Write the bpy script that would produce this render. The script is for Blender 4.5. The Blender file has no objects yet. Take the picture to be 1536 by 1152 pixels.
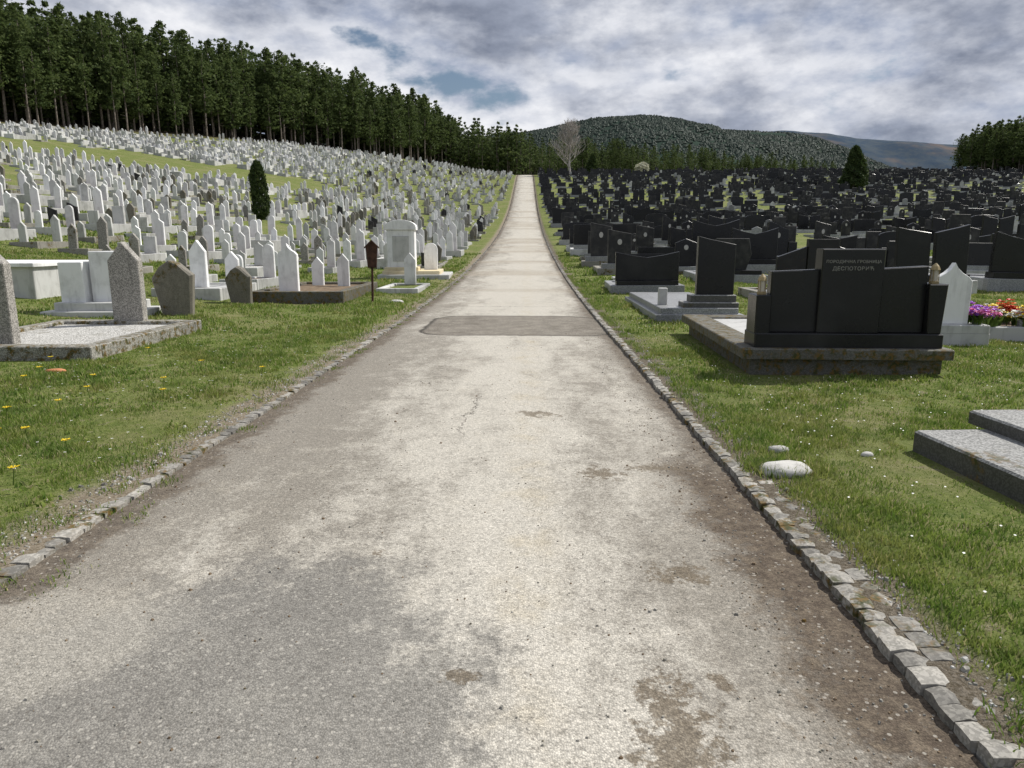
import bpy, math, random
import numpy as np
from mathutils import Vector, noise, Matrix
random.seed(7); rng=np.random.default_rng(7)
scene=bpy.context.scene
COL=scene.collection
R=math.radians

# ------------------------------------------------------------------ terrain
SK=[(-50,0),(12,0),(30,.034),(50,.055),(90,.10),(125,.147),(170,.150),(190,.10),(230,.05),(280,0),(400,-.02),(800,-.02),(1000,0),(9000,0)]
_ys=np.arange(-50,9000,1.0)
_sl=np.interp(_ys,[k[0] for k in SK],[k[1] for k in SK])
_P=np.concatenate([[0],np.cumsum((_sl[1:]+_sl[:-1])/2)])
def P(y): return np.interp(y,_ys,_P)
def sp(t,s): return s*np.logaddexp(0,t/s)
def H(x,y):
    x=np.asarray(x,float); y=np.asarray(y,float)
    d=-(x+2.6); dd=250*np.tanh(np.maximum(d,-50)/250)
    L=.18*(sp(dd-7,1.5)-sp(-7,1.5))*(d>0)
    und=.05*np.sin(x*.7+1.3)*np.sin(y*.45+.4)*np.clip((np.abs(x+.5)-3.5)/3,0,1)*np.clip((60-np.abs(y))/30,0,1)
    big=.35*np.sin(x*.06+1)*np.sin(y*.05)*np.clip((x-8)/20,0,1)*np.clip((300-y)/50,0,1)
    base=np.where(x<-2.5,.025,np.where(x>1.46,.045,-.06))
    return P(y)+L+big+und+base
FE=[(-110,20),(-97,60),(-80,108),(-58,162),(-36,190),(-24,225),(-16,300),(-10,400)]
def xe(y): return np.interp(y,[p[1] for p in FE],[p[0] for p in FE])

# ------------------------------------------------------------------ node helpers
class S:
    def __init__(s,nt,k): s.nt=nt; s.k=k
    def _m(s,op,b=None,c=None,cl=False):
        n=s.nt.nodes.new('ShaderNodeMath'); n.operation=op; n.use_clamp=cl
        for i,v in enumerate((s,b,c)):
            if v is None: continue
            if isinstance(v,S): s.nt.links.new(v.k,n.inputs[i])
            else: n.inputs[i].default_value=v
        return S(s.nt,n.outputs[0])
    def __add__(s,o): return s._m('ADD',o)
    def __sub__(s,o): return s._m('SUBTRACT',o)
    def __mul__(s,o): return s._m('MULTIPLY',o)
    def __truediv__(s,o): return s._m('DIVIDE',o)
    def mx(s,o): return s._m('MAXIMUM',o)
    def mn(s,o): return s._m('MINIMUM',o)
    def ab(s): return s._m('ABSOLUTE')
    def inv(s): return (s*-1.0)+1.0
    def ss(s,a,b,lo=0.,hi=1.):
        n=s.nt.nodes.new('ShaderNodeMapRange'); n.interpolation_type='SMOOTHSTEP'
        s.nt.links.new(s.k,n.inputs[0]); 
        for i,v in enumerate((a,b,lo,hi)): n.inputs[i+1].default_value=v
        if a>b:
            n.inputs[1].default_value=b; n.inputs[2].default_value=a; n.inputs[3].default_value=hi; n.inputs[4].default_value=lo
        return S(s.nt,n.outputs[0])
class NT:
    def __init__(s,nt): s.nt=nt; nt.nodes.clear()
    def n(s,t,**k):
        x=s.nt.nodes.new(t)
        for a,b in k.items(): setattr(x,a,b)
        return x
    def l(s,a,b): s.nt.links.new(a.k if isinstance(a,S) else a,b)
    def pos(s): return S(s.nt,s.n('ShaderNodeNewGeometry').outputs['Position'])
    def sep(s,v):
        n=s.n('ShaderNodeSeparateXYZ'); s.l(v,n.inputs[0]); return [S(s.nt,o) for o in n.outputs]
    def comb(s,x,y,z=0.):
        n=s.n('ShaderNodeCombineXYZ')
        for i,v in enumerate((x,y,z)):
            if isinstance(v,S): s.l(v,n.inputs[i])
            else: n.inputs[i].default_value=v
        return S(s.nt,n.outputs[0])
    def noise(s,v,scale,det=4,rough=.55,dist=0.):
        n=s.n('ShaderNodeTexNoise'); n.inputs['Scale'].default_value=scale; n.inputs['Detail'].default_value=det
        n.inputs['Roughness'].default_value=rough; n.inputs['Distortion'].default_value=dist
        s.l(v,n.inputs['Vector']); return S(s.nt,n.outputs['Fac'])
    def vor(s,v,scale):
        n=s.n('ShaderNodeTexVoronoi'); n.inputs['Scale'].default_value=scale
        s.l(v,n.inputs['Vector']); return s.sep(S(s.nt,n.outputs['Color'])),S(s.nt,n.outputs['Distance'])
    def scl(s,v,x,y,z):
        n=s.n('ShaderNodeVectorMath',operation='MULTIPLY'); s.l(v,n.inputs[0]); n.inputs[1].default_value=(x,y,z); return S(s.nt,n.outputs[0])
    def off(s,v,x,y,z):
        n=s.n('ShaderNodeVectorMath',operation='ADD'); s.l(v,n.inputs[0]); n.inputs[1].default_value=(x,y,z); return S(s.nt,n.outputs[0])
    def mix(s,f,a,b,bt='MIX'):
        n=s.n('ShaderNodeMix',data_type='RGBA',blend_type=bt)
        for i,v in ((0,f),(6,a),(7,b)):
            if isinstance(v,S): s.l(v,n.inputs[i])
            elif i==0: n.inputs[0].default_value=v
            else: n.inputs[i].default_value=(*v,1)
        return S(s.nt,n.outputs[2])
    def gray(s,v): return s.comb(v,v,v)
    def bump(s,h,st,dist=.01):
        n=s.n('ShaderNodeBump'); n.inputs['Strength'].default_value=st; n.inputs['Distance'].default_value=dist
        s.l(h,n.inputs['Height']); return n.outputs[0]
    def isl(s): return S(s.nt,s.n('ShaderNodeNewGeometry').outputs['Random Per Island'])
def MAT(name):
    m=bpy.data.materials.new(name); m.use_nodes=True; t=NT(m.node_tree)
    o=t.n('ShaderNodeOutputMaterial'); b=t.n('ShaderNodeBsdfPrincipled'); t.l(b.outputs[0],o.inputs[0]); t.b=b; t.o=o
    return m,t
def fin(t,col,rough=.8,nrm=None,spec=.3):
    if isinstance(col,S): t.l(col,t.b.inputs['Base Color'])
    else: t.b.inputs['Base Color'].default_value=(*col,1)
    if isinstance(rough,S): t.l(rough,t.b.inputs['Roughness'])
    else: t.b.inputs['Roughness'].default_value=rough
    t.b.inputs['Specular IOR Level'].default_value=spec
    if nrm is not None: t.l(nrm,t.b.inputs['Normal'])

def stone(name,c,speck=0.,dirt=.3,moss=0.,rough=.7,spec=.3,var=.25,dark=(.10,.095,.08),scale=1.,side_dark=0.):
    m,t=MAT(name); p=t.pos()
    v=t.isl()*var+(1-var/2)
    cell,_=t.vor(t.scl(p,.55,.55,.02),1.0)
    v=v*(cell[0]*.3+.82)
    a=t.noise(p,2.2*scale,5,.65); b=t.noise(t.scl(p,6,6,1.2),1.5*scale,3,.6)
    col=t.mix(a.ss(.45,.75)*dirt,c,dark)
    col=t.mix(b.ss(.5,.75)*dirt*.7,col,dark)
    if speck>0:
        g,_=t.vor(p,90)
        col=t.mix(speck,col,t.mix(g[0].ss(.3,.8),tuple(x*.4 for x in c),tuple(min(1,x*1.5) for x in c)))
    col=t.mix(1.,col,t.gray(v),'MULTIPLY')
    if side_dark>0:
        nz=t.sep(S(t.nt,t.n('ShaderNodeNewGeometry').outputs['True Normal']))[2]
        col=t.mix(nz.ss(.6,.2)*side_dark,col,(.045,.043,.038))  # upright faces mixed towards a near-black tone
    if moss>0:
        ms=t.noise(p,9,5,.7); ml=t.noise(p,1.7,3)
        mk=ms.ss(.46,.6)*ml.ss(.62-moss*.35,.7-moss*.3)
        col=t.mix(mk,col,t.mix(t.noise(p,25,2).ss(.4,.6),(.045,.05,.012),(.14,.085,.02)))
    fin(t,col,rough,t.bump(t.noise(p,60,3,.7),.25,.004),spec)
    return m
mWhite=stone('white_marble',(.76,.76,.755),dirt=.3,var=.45)
mPale=stone('pale_grey_stone',(.49,.49,.475),dirt=.45,var=.5)
mCream=stone('cream_stained_stone',(.62,.54,.36),dirt=.4,dark=(.32,.17,.05))
mTerr=stone('terrazzo',(.29,.275,.25),speck=.7,dirt=.4,moss=.15)
mTerrM=stone('mossy_terrazzo',(.29,.28,.25),speck=.6,dirt=.6,moss=1.)
mConc=stone('weathered_concrete',(.30,.285,.25),speck=.25,dirt=.7,moss=.35,var=.35)
mConcD=stone('dark_mossy_concrete',(.15,.145,.125),speck=.4,dirt=.6,moss=.95,side_dark=.3)
mGreyG=stone('grey_granite',(.28,.285,.29),speck=.5,dirt=.3,rough=.4,var=.6)
mSlab=stone('weathered_dark_slab',(.29,.29,.28),speck=.6,dirt=.8,moss=.3,rough=.6,dark=(.06,.06,.057),side_dark=.8)
mRough=stone('rough_old_stone',(.19,.175,.145),speck=.25,dirt=.8,moss=.3,scale=2.5)
def granite():
    m,t=MAT('black_granite'); p=t.pos()
    g=t.noise(p,220,2,.6); d=t.noise(p,1.3,4)
    c=t.mix(g.ss(.55,.75),(.009,.009,.010),(.034,.034,.037))
    c=t.mix(d.ss(.5,.8)*.4,c,(.045,.043,.041))
    c=t.mix(1.,c,t.gray(t.isl()*1.2+.5),'MULTIPLY')
    fin(t,c,d.ss(.3,.8,.24,.42),t.bump(t.noise(p,3,2),.04,.02),.33); return m
mBlack=granite()
def blackmatte():
    m,t=MAT('dull_black_granite'); p=t.pos()
    d=t.noise(p,2.5,5,.65)
    c=t.mix(d.ss(.4,.75),(.016,.016,.017),(.06,.058,.054))
    fin(t,c,.45,None,.35); return m
mBlackD=blackmatte()
def simple(name,c1,c2,sc=8,rough=.85,bs=.3,bd=.01):
    m,t=MAT(name); p=t.pos(); a=t.noise(p,sc,4,.65)
    c=t.mix(a.ss(.35,.65),c1,c2); fin(t,c,rough,t.bump(t.noise(p,sc*5,3,.7),bs,bd)); return m
def gravelm(name,c):
    m,t=MAT(name); p=t.pos(); g,d=t.vor(p,45)
    col=t.mix(g[0],tuple(x*.7 for x in c),tuple(min(1,x*1.2) for x in c)); col=t.mix(d.ss(.4,.75)*.7,col,(.12,.11,.09))
    col=t.mix(t.noise(p,3,4).ss(.55,.7)*.5,col,(.2,.18,.13))
    fin(t,col,.85,t.bump(d.inv(),.8,.015)); return m
mGravW=gravelm('white_gravel',(.60,.59,.56))
mSoil=simple('bare_soil',(.13,.09,.055),(.22,.165,.11),6,.95,.6,.02)
mRust=simple('rusty_wood',(.045,.022,.016),(.09,.045,.03),9)
mBark=simple('pine_bark',(.13,.108,.088),(.24,.20,.17),3)
mBirch=simple('pale_bark',(.28,.25,.23),(.46,.42,.39),2)
mRed=simple('orange_brick_shard',(.5,.2,.09),(.6,.3,.15),20)
mRock=simple('pale_rock',(.36,.35,.33),(.54,.53,.50),5,.8,.5,.01)
mSett=stone('kerb_sett',(.29,.275,.245),speck=.35,dirt=.6,moss=.5,var=.7)
def leaf(name,c1,c2,tr=.25):
    m,t=MAT(name); i=t.isl(); p=t.pos(); a=t.noise(p,.35,2)
    c=t.mix(i,c1,c2); c=t.mix(a.ss(.35,.7)*.4,c,tuple(x*.5 for x in c1)); fin(t,c,.75,None,.2)
    ts=t.n('ShaderNodeBsdfTranslucent'); t.l(c,ts.inputs[0]); ms=t.n('ShaderNodeMixShader'); ms.inputs[0].default_value=tr
    t.l(t.b.outputs[0],ms.inputs[1]); t.l(ts.outputs[0],ms.inputs[2]); t.l(ms.outputs[0],t.o.inputs[0]); return m
mPine=leaf('pine_needles',(.058,.092,.030),(.15,.19,.062),.35)
mPineFar=leaf('pine_needles_hazy',(.038,.058,.046),(.048,.068,.052),.1)  # distance haze painted into the needle colour
mCyp=leaf('cypress_leaves',(.025,.048,.014),(.08,.11,.034))
mShrub=leaf('spring_leaves',(.07,.12,.02),(.14,.2,.04))
mBloss=leaf('blossom',(.5,.5,.38),(.7,.68,.55))
def fcol(n,c): 
    m,t=MAT(n); fin(t,t.mix(t.isl(),tuple(x*.75 for x in c),c),.6); return m
mYel=fcol('yellow_petals',(.9,.68,.03)); mPur=fcol('purple_petals',(.45,.16,.75)); mPink=fcol('pink_petals',(.9,.25,.5))
mOrg=fcol('orange_petals',(.9,.26,.05)); mWh=fcol('white_petals',(.85,.85,.8)); mRedF=fcol('red_petals',(.7,.03,.03))
mLant=fcol('lantern_brass',(.35,.27,.14)); mGlass=fcol('lantern_glass',(.55,.5,.42)); mLet=fcol('engraved_letters',(.27,.262,.24))
mPortrait=fcol('portrait_enamel',(.45,.44,.42))

def grassm():
    m,t=MAT('grass_blades'); 
    at=t.n('ShaderNodeAttribute'); at.attribute_name='tint'; f=S(t.nt,at.outputs['Fac'])
    p=t.pos(); a=t.noise(p,.9,3); b=t.noise(p,4.5,2)
    c=t.mix(f.ss(0,.8),(.095,.17,.02),(.25,.32,.07)); c=t.mix(f.ss(.82,.88),c,(.45,.40,.22)); c=t.mix(a.ss(.46,.66)*.5,c,(.29,.275,.09))
    c=t.mix(b.ss(.5,.62)*.45,c,(.08,.16,.03))
    fin(t,c,.6,None,.25)
    ts=t.n('ShaderNodeBsdfTranslucent'); t.l(c,ts.inputs[0]); ms=t.n('ShaderNodeMixShader'); ms.inputs[0].default_value=.4
    t.l(t.b.outputs[0],ms.inputs[1]); t.l(ts.outputs[0],ms.inputs[2]); t.l(ms.outputs[0],t.o.inputs[0]); return m
mGrass=grassm()
def groundm():
    m,t=MAT('ground_turf'); p=t.pos(); x,y,z=t.sep(p)
    a=t.noise(p,.5,4,.6); b=t.noise(p,6,4,.7); c0=t.noise(p,55,4,.8)
    g=t.mix(b.ss(.3,.7),(.085,.125,.024),(.18,.205,.06))
    g=t.mix(a.ss(.46,.66)*.55,g,(.24,.215,.11))
    g=t.mix(c0.ss(.5,.72)*.7,g,(.28,.26,.15)); g=t.mix(c0.ss(.5,.3)*.6,g,(.045,.055,.015))
    soil=t.mix(c0.ss(.35,.65),(.13,.105,.07),(.29,.25,.195))
    g=t.mix(b.ss(.57,.68)*.65,g,soil)
    wob=(t.noise(p,3,3)-.5)*.6
    e1=(x*-1.0-2.55+wob).ss(.42,.12)*x._m('LESS_THAN',0.)
    e2=(x-1.55+wob).ss(.25,.05)*x._m('GREATER_THAN',0.)
    g=t.mix(e1.mx(e2),g,soil)
    at=t.n('ShaderNodeAttribute'); at.attribute_name='forest'; f=S(t.nt,at.outputs['Fac'])
    g=t.mix(f,g,t.mix(b.ss(.4,.6),(.07,.055,.035),(.12,.10,.06)))
    fin(t,g,.95,t.bump(c0+b,.7,.03),.1); return m
mGround=groundm()
def roadm():
    m,t=MAT('worn_road_surface'); p=t.pos(); x,y,z=t.sep(p)
    w1,d=t.vor(p,130); w2,d2=t.vor(p,48)
    st=t.noise(t.scl(p,1.0,.36,1),1.35,6,.66,.4)
    sm=t.noise(p,3.3,6,.7,.2); fine=t.noise(p,38,4,.75); mid=t.noise(p,12,3,.7)
    cen=(x+.15).ab()
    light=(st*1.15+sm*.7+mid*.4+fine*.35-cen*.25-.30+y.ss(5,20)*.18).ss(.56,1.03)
    dark=(.262,.240,.204); lt=(.51,.48,.42)
    c=t.mix(light,dark,lt)
    c=t.mix(sm.ss(.5,.8)*.3,c,(.35,.31,.24))
    c=t.mix(mid.ss(.55,.75)*.3,c,(.24,.215,.18))
    oc=(x-.02+(st-.5)*.5).ab().ss(.25,.0)*t.noise(p,2.2,4,.7).ss(.42,.75)
    c=t.mix(oc*.4,c,(.42,.34,.20))
    bx=(x+1.15)/1.05; by=(y-1.75)/1.5
    r=(bx*bx+by*by)._m('SQRT')+(st-.5)*1.1+(sm-.5)*1.1+(mid-.5)*.6+(fine-.5)*.5
    asp=r.ss(1.25,.76)
    c=t.mix(asp*.82,c,t.mix(sm.ss(.5,.75)*.5,(.205,.196,.178),(.30,.285,.25)))
    bx=(x+2.0)/.6; by=(y-2.6)/.45
    r=(bx*bx+by*by)._m('SQRT')+(st-.5)*1.6+(sm-.5)*1.8+(fine-.5)*.6
    c=t.mix(r.ss(1.2,.7)*.45,c,(.46,.43,.37))
    so=((x-.98)*1.5+(sm-.5)*1.4+(st-.5)*.9+(mid-.5)*.6+(fine-.5)*.5)
    so=so.ss(-.2,.28)*(y+(sm-.5)*2.).ss(5.7,4.6)
    so2=((x-1.18)*2.4+(sm-.5)*1.4+(fine-.5)*.5).ss(-.05,.4)*.8
    so3=((x*-1.0-2.18)*2.4+(sm-.5)*1.8+(fine-.5)*.5).ss(-.05,.4)*.8
    soilc=t.mix(mid.ss(.4,.65),(.095,.074,.055),(.155,.125,.092))
    c=t.mix(so.mx(so2).mx(so3),c,soilc)
    spm=None
    for (sx,sy,sr,sr2) in ((.50,1.98,.13,.28),(.72,2.35,.05,.06),(-.25,2.35,.05,.04),(.5,4.7,.16,.1),(.9,4.85,.2,.09),(.75,3.2,.12,.10),(.05,6.4,.2,.12),(-.75,3.4,.06,.04)):
        ax=(x-sx)/sr; ay=(y-sy)/sr2
        q=((ax*ax+ay*ay)._m('SQRT')+(sm-.5)*4.5+(mid-.5)*4.+(fine-.5)*3.).ss(1.15,.45)
        spm=q if spm is None else spm.mx(q)
    c=t.mix(spm*.7,c,(.14,.108,.07))
    qx=((x+.2).ab()-1.05).mx(0.); qy=((y-13.4).ab()-.9).mx(0.)
    r=(qx*qx+qy*qy)._m('SQRT')/.6+(sm-.5)*.22
    pt=r.ss(1.12,1.02); rim=pt-r.ss(1.03,.88)
    c=t.mix(pt*.85,c,t.mix(sm.ss(.35,.7),(.14,.123,.10),(.24,.215,.18)))
    c=t.mix(rim.mx(0.)*.85,c,(.05,.045,.04))
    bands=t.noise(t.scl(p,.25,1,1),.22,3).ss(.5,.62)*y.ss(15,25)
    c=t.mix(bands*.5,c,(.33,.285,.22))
    cn=t.noise(p,5,4,.7); 
    cr=((x+.52+(cn-.5)*.35+(y-6.5)*-.06).ab()).ss(.012,.003)*y.ss(5.5,5.8)*y.ss(7.4,7.0)
    cr2=((y-16.9+(cn-.5)*.5).ab()).ss(.03,.01)*((x+.6).ab()).ss(1.6,1.2)
    c=t.mix(cr.mx(cr2)*.7,c,(.07,.06,.05))
    k=(w1[0]*.55+.72)*(d.ss(.3,.75,1.05,.82))*(fine*.6+.70)
    c=t.mix(1.,c,t.gray(k),'MULTIPLY')
    c=t.mix((w2[1].ss(.86,.90)*d2.ss(.40,.3))*.45,c,(.54,.51,.45))
    c=t.mix((w2[1].ss(.12,.09)*d2.ss(.36,.28))*.5,c,(.12,.105,.09))
    fin(t,c,.92,t.bump((d.inv()*.6+fine*1.4+sm*1.5)-cr*1.5,.7,.007),.2); return m
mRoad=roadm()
def hillm(name,a,b,c3,sc):
    m,t=MAT(name); p=t.pos()
    n1=t.noise(p,sc,5,.6); n2=t.noise(p,sc*9,4,.7)
    c=t.mix(n2.ss(.35,.65),a,b); c=t.mix(n1.ss(.5,.64)*.8,c,c3); fin(t,c,1.,None,0.); return m
mHill=hillm('hazy_wooded_hillside',(.038,.056,.046),(.046,.066,.052),(.065,.072,.054),.004)  # hill colours carry aerial haze as a blue-green tint
mHill2=hillm('hazy_far_hillside',(.055,.078,.110),(.080,.098,.115),(.17,.132,.112),.0022)  # bluer base colours stand in for the thicker haze further off

# ------------------------------------------------------------------ mesh helpers
class MB:
    def __init__(s): s.v=[]; s.f=[]; s.m=[]
    def add(s,v,f,mi):
        o=len(s.v); s.v+=[tuple(a) for a in v]; s.f+=[tuple(i+o for i in g) for g in f]; s.m+=[mi]*len(f)
    def loops(s,loops,mi,cap=True):
        n=len(loops[0]); v=[p for l in loops for p in l]; f=[]
        for k in range(len(loops)-1):
            for i in range(n):
                j=(i+1)%n; f.append((k*n+i,k*n+j,(k+1)*n+j,(k+1)*n+i))
        if cap: f.append(tuple(range(n))[::-1]); f.append(tuple((len(loops)-1)*n+i for i in range(n)))
        s.add(v,f,mi)
    def box(s,x0,x1,y0,y1,z0,z1,mi=0,ch=.012):
        def rc(i,z): 
            a,b,c,d=x0+i,x1-i,y0+i,y1-i; q=ch
            return [(a+q,c,z),(b-q,c,z),(b,c+q,z),(b,d-q,z),(b-q,d,z),(a+q,d,z),(a,d-q,z),(a,c+q,z)]
        s.loops([rc(0,z0),rc(0,z1-ch),rc(ch,z1)],mi)
    def prism(s,out,y0,y1,mi=0,ch=.012,cx=0.,z=0.):
        o=[(x+cx,q+z) for x,q in out]
        mx=sum(p[0] for p in o)/len(o); mz=sum(p[1] for p in o)/len(o)
        w=max(p[0] for p in o)-min(p[0] for p in o); h=max(p[1] for p in o)-min(p[1] for p in o)
        def sc(i): return [(mx+(x-mx)*(1-2*i/w),mz+(q-mz)*(1-2*i/h)) for x,q in o]
        i=sc(ch)
        s.loops([[(x,y0,q) for x,q in i],[(x,y0+ch,q) for x,q in o],[(x,y1-ch,q) for x,q in o],[(x,y1,q) for x,q in i]],mi)
    def tube(s,pts,rad,n=6,mi=0):
        L=[]
        for k,(p,r) in enumerate(zip(pts,rad)):
            a=Vector(pts[min(k+1,len(pts)-1)])-Vector(pts[max(k-1,0)]); a.normalize()
            u=Vector((1,0,0))-a*a.x if abs(a.x)<.9 else Vector((0,1,0))-a*a.y
            u.normalize(); w=a.cross(u)
            L.append([tuple(Vector(p)+u*(r*math.cos(2*math.pi*i/n))+w*(r*math.sin(2*math.pi*i/n))) for i in range(n)])
        s.loops(L,mi)
    def mesh(s,name,mats):
        me=bpy.data.meshes.new(name); me.from_pydata(s.v,[],s.f)
        for m in mats: me.materials.append(m)
        me.polygons.foreach_set('material_index',s.m); me.update(); return me
def obj(name,me,loc=(0,0,0),rot=0.,parent=None,**k):
    o=bpy.data.objects.new(name,me); o.location=loc; o.rotation_euler=(0,0,rot) if not isinstance(rot,tuple) else rot; COL.objects.link(o)
    if parent is not None: o.parent=parent
    for a,b in k.items(): o[a]=b
    return o
def thing(name,label,cat,loc,rot=0.,group=None,scale=None):
    o=obj(name,None,loc,rot); o['label']=label; o['category']=cat
    if group: o['group']=group
    if scale: o.scale=scale
    return o
def trimesh(name,V,nper,faces_per,mats,tint=None):
    N=len(V)//nper; F=(np.array(faces_per)[None]+np.arange(N)[:,None,None]*nper).reshape(-1,3)
    me=bpy.data.meshes.new(name); me.vertices.add(len(V)); me.vertices.foreach_set('co',V.astype(np.float32).ravel())
    me.loops.add(len(F)*3); me.loops.foreach_set('vertex_index',F.astype(np.int32).ravel())
    me.polygons.add(len(F)); me.polygons.foreach_set('loop_start',np.arange(0,len(F)*3,3,dtype=np.int32))
    for m in mats: me.materials.append(m)
    me.update(calc_edges=True); me.validate()
    if tint is not None:
        a=me.attributes.new('tint','FLOAT','POINT'); a.data.foreach_set('value',np.repeat(tint,nper).astype(np.float32))
    return me

# ------------------------------------------------------------------ ground, road, kerbs
def axis(a,b,s0,g):
    out=[a]; s=s0
    while out[-1]<b: out.append(out[-1]+s); s*=g
    return out
xr=axis(1.50,4000,.5,1.06); xl=[-v for v in axis(2.52,4000,.5,1.06)]
xs=sorted(set([round(v,4) for v in xl+xr]+[-2.48,-1.6,-.5,.6,1.44]))
ysg=[-60,-30,-15,-8,-4]+[i*.5-2 for i in range(80)]
s=.7
while ysg[-1]<7000: ysg.append(ysg[-1]+s); s=min(s*1.03,s+40) if ysg[-1]<250 else s*1.12
XX,YY=np.meshgrid(xs,ysg); ZZ=H(XX,YY)
nx,ny=len(xs),len(ysg)
V=np.stack([XX.ravel(),YY.ravel(),ZZ.ravel()],1)
F=[(j*nx+i,j*nx+i+1,(j+1)*nx+i+1,(j+1)*nx+i) for j in range(ny-1) for i in range(nx-1)]
me=bpy.data.meshes.new('ground'); me.from_pydata(V.tolist(),[],F); me.materials.append(mGround)
fm=np.clip((xe(YY)-XX+3)/6,0,1)*(YY>10); fm=np.maximum(fm,((YY>235)&(XX<90)).astype(float)).ravel()
a=me.attributes.new('forest','FLOAT','POINT'); a.data.foreach_set('value',fm.astype(np.float32))
for p in me.polygons: p.use_smooth=True
obj('ground',me,kind='structure')
ry=[y for y in ysg if -5<y<290]; rx=[-2.46,-1.6,-.5,.6,1.42]
V=[(x,y,float(P(y))+.02*(1-((x+.5)/2)**2)) for y in ry for x in rx]; n=len(rx)
F=[(j*n+i,j*n+i+1,(j+1)*n+i+1,(j+1)*n+i) for j in range(len(ry)-1) for i in range(n-1)]
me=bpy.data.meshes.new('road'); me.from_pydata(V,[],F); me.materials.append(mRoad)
for p in me.polygons: p.use_smooth=True
obj('road',me,kind='structure')

def sett(mb,cx,cy,cz,lx,ly,lz,mi=0,ang=0.):
    idx={}; v=[]
    for i in (-1,0,1):
        for j in (-1,0,1):
            for k in (-1,0,1):
                if i==j==k==0: continue
                q=abs(i)+abs(j)+abs(k); f={1:1.0,2:.95,3:.88}[q]
                x=i*lx/2*f*(1+random.uniform(-.08,.08)); y=j*ly/2*f*(1+random.uniform(-.08,.08)); z=k*lz/2*(f+.04)*(1+random.uniform(-.03,.03))
                x,y=x*math.cos(ang)-y*math.sin(ang),x*math.sin(ang)+y*math.cos(ang)
                idx[(i,j,k)]=len(v); v.append((cx+x,cy+y,cz+z))
    f=[]
    for ax in range(3):
        for sg in (-1,1):
            o=[0,1,2]; o.remove(ax)
            for a in (-1,0):
                for b in (-1,0):
                    q=[]
                    for da,db in ((0,0),(1,0),(1,1),(0,1)):
                        c=[0,0,0]; c[ax]=sg; c[o[0]]=a+da; c[o[1]]=b+db; q.append(idx[tuple(c)])
                    if (sg>0)!=(ax==1): f.append(tuple(q))
                    else: f.append(tuple(q[::-1]))
    mb.add(v,f,mi)
for side in (0,1):
    mb=MB(); y=1.0
    while y<205:
        L=random.uniform(.08,.13)*(1 if y<35 else (2.4 if y<80 else 6))
        z=float(P(y+L/2))
        if side==0:
            sett(mb,-2.515+random.uniform(-.010,.010),y+L/2,z-.050+random.uniform(-.008,.008),.115+random.uniform(-.015,.015),L*1.02,.15,0,random.uniform(-.06,.06))
        else:
            sk=.015*max(0,2.2-y)*10
            dx=.05*max(0,2.3-y)
            if not(y<1.9 and random.random()<.2):
                sett(mb,1.465+dx+random.uniform(-.008,.008)*(1+sk*4),y+L/2,z-.066-(.02 if y<1.9 else 0)+random.uniform(-.008,.008),.11+random.uniform(-.012,.012),L*1.04,.23,0,random.uniform(-.05,.05)*(1+sk))
            if 2.1<y<4.6 and random.random()<.95:
                sett(mb,1.570+random.uniform(-.010,.010),y+L/2+.03,z-.022+random.uniform(-.008,.004),.105,L*1.02,.14,0,random.uniform(-.06,.06))
                if y<3.4 and random.random()<.75: sett(mb,1.672+random.uniform(-.012,.012),y+L/2,z-.026+random.uniform(-.008,0),.10,L*1.0,.14,0,random.uniform(-.1,.1))
        y+=L
    obj('kerb',mb.mesh('kerb',[mSett]),kind='structure')
def pebbles(N,f,smin,smax,name,mats):
    mb=MB()
    for _ in range(N):
        x,y,z=f(); s=random.uniform(smin,smax)*(1 if random.random()<.93 else 1.9)
        a=random.random()*6.28; v=[]
        for k in range(5):
            q=a+k*1.257; v.append((x+s*math.cos(q)*random.uniform(.7,1.1),y+s*math.sin(q)*random.uniform(.7,1.1),z))
        w=[(x+(p[0]-x)*.6,y+(p[1]-y)*.6,z+s*random.uniform(.5,.9)) for p in v]
        mb.loops([v,w],random.randrange(len(mats)))
    obj(name,mb.mesh(name,mats),kind='stuff')
def fr():
    u=random.random()
    if u<.4: x=random.uniform(.9,1.4)
    elif u<.6: x=random.uniform(-2.45,-2.1)
    else: x=random.uniform(-2.4,1.38)
    y=1.3+random.random()**1.6*11
    return x,y,float(P(y))+.02*(1-((x+.5)/2)**2)-.001
pebbles(3600,fr,.002,.007,'gravel',[mSett,mConc,mSoil])
def fr2():
    if random.random()<.65: x=-2.58-abs(random.gauss(0,.17))
    else: x=1.58+abs(random.gauss(0,.12))
    y=1.2+random.random()**1.4*12
    return x,y,float(H(x,y))-.002
pebbles(3800,fr2,.004,.013,'verge_gravel',[mSett,mConc,mRock])

# ------------------------------------------------------------------ graves
def oPoint(w,h,k=.6): return [(-w/2,0),(w/2,0),(w/2,h-k*w),(0,h),(-w/2,h-k*w)]
def oOgee(w,h):
    r=[(w/2,h-.62*w),(.5*w,h-.5*w),(.40*w,h-.38*w),(.22*w,h-.27*w),(.09*w,h-.15*w)]
    return [(-w/2,0),(w/2,0)]+r+[(0,h)]+[(-x,z) for x,z in r[::-1]]
def oRound(w,h): return [(-w/2,0),(w/2,0)]+[(w/2*math.cos(a*math.pi/8),h-w/2+w/2*math.sin(a*math.pi/8)) for a in range(9)]
def oTaper(w,h): return [(-.33*w,0),(.33*w,0),(.5*w,h*.76),(.18*w,h*.95),(0,h),(-.25*w,h*.92),(-.5*w,h*.74)]
def oSlant(w,h): return [(-w/2,0),(w/2,0),(w/2,h*.86),(.2*w,h*.90),(-.2*w,h*.95),(-w/2,h)]
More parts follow.
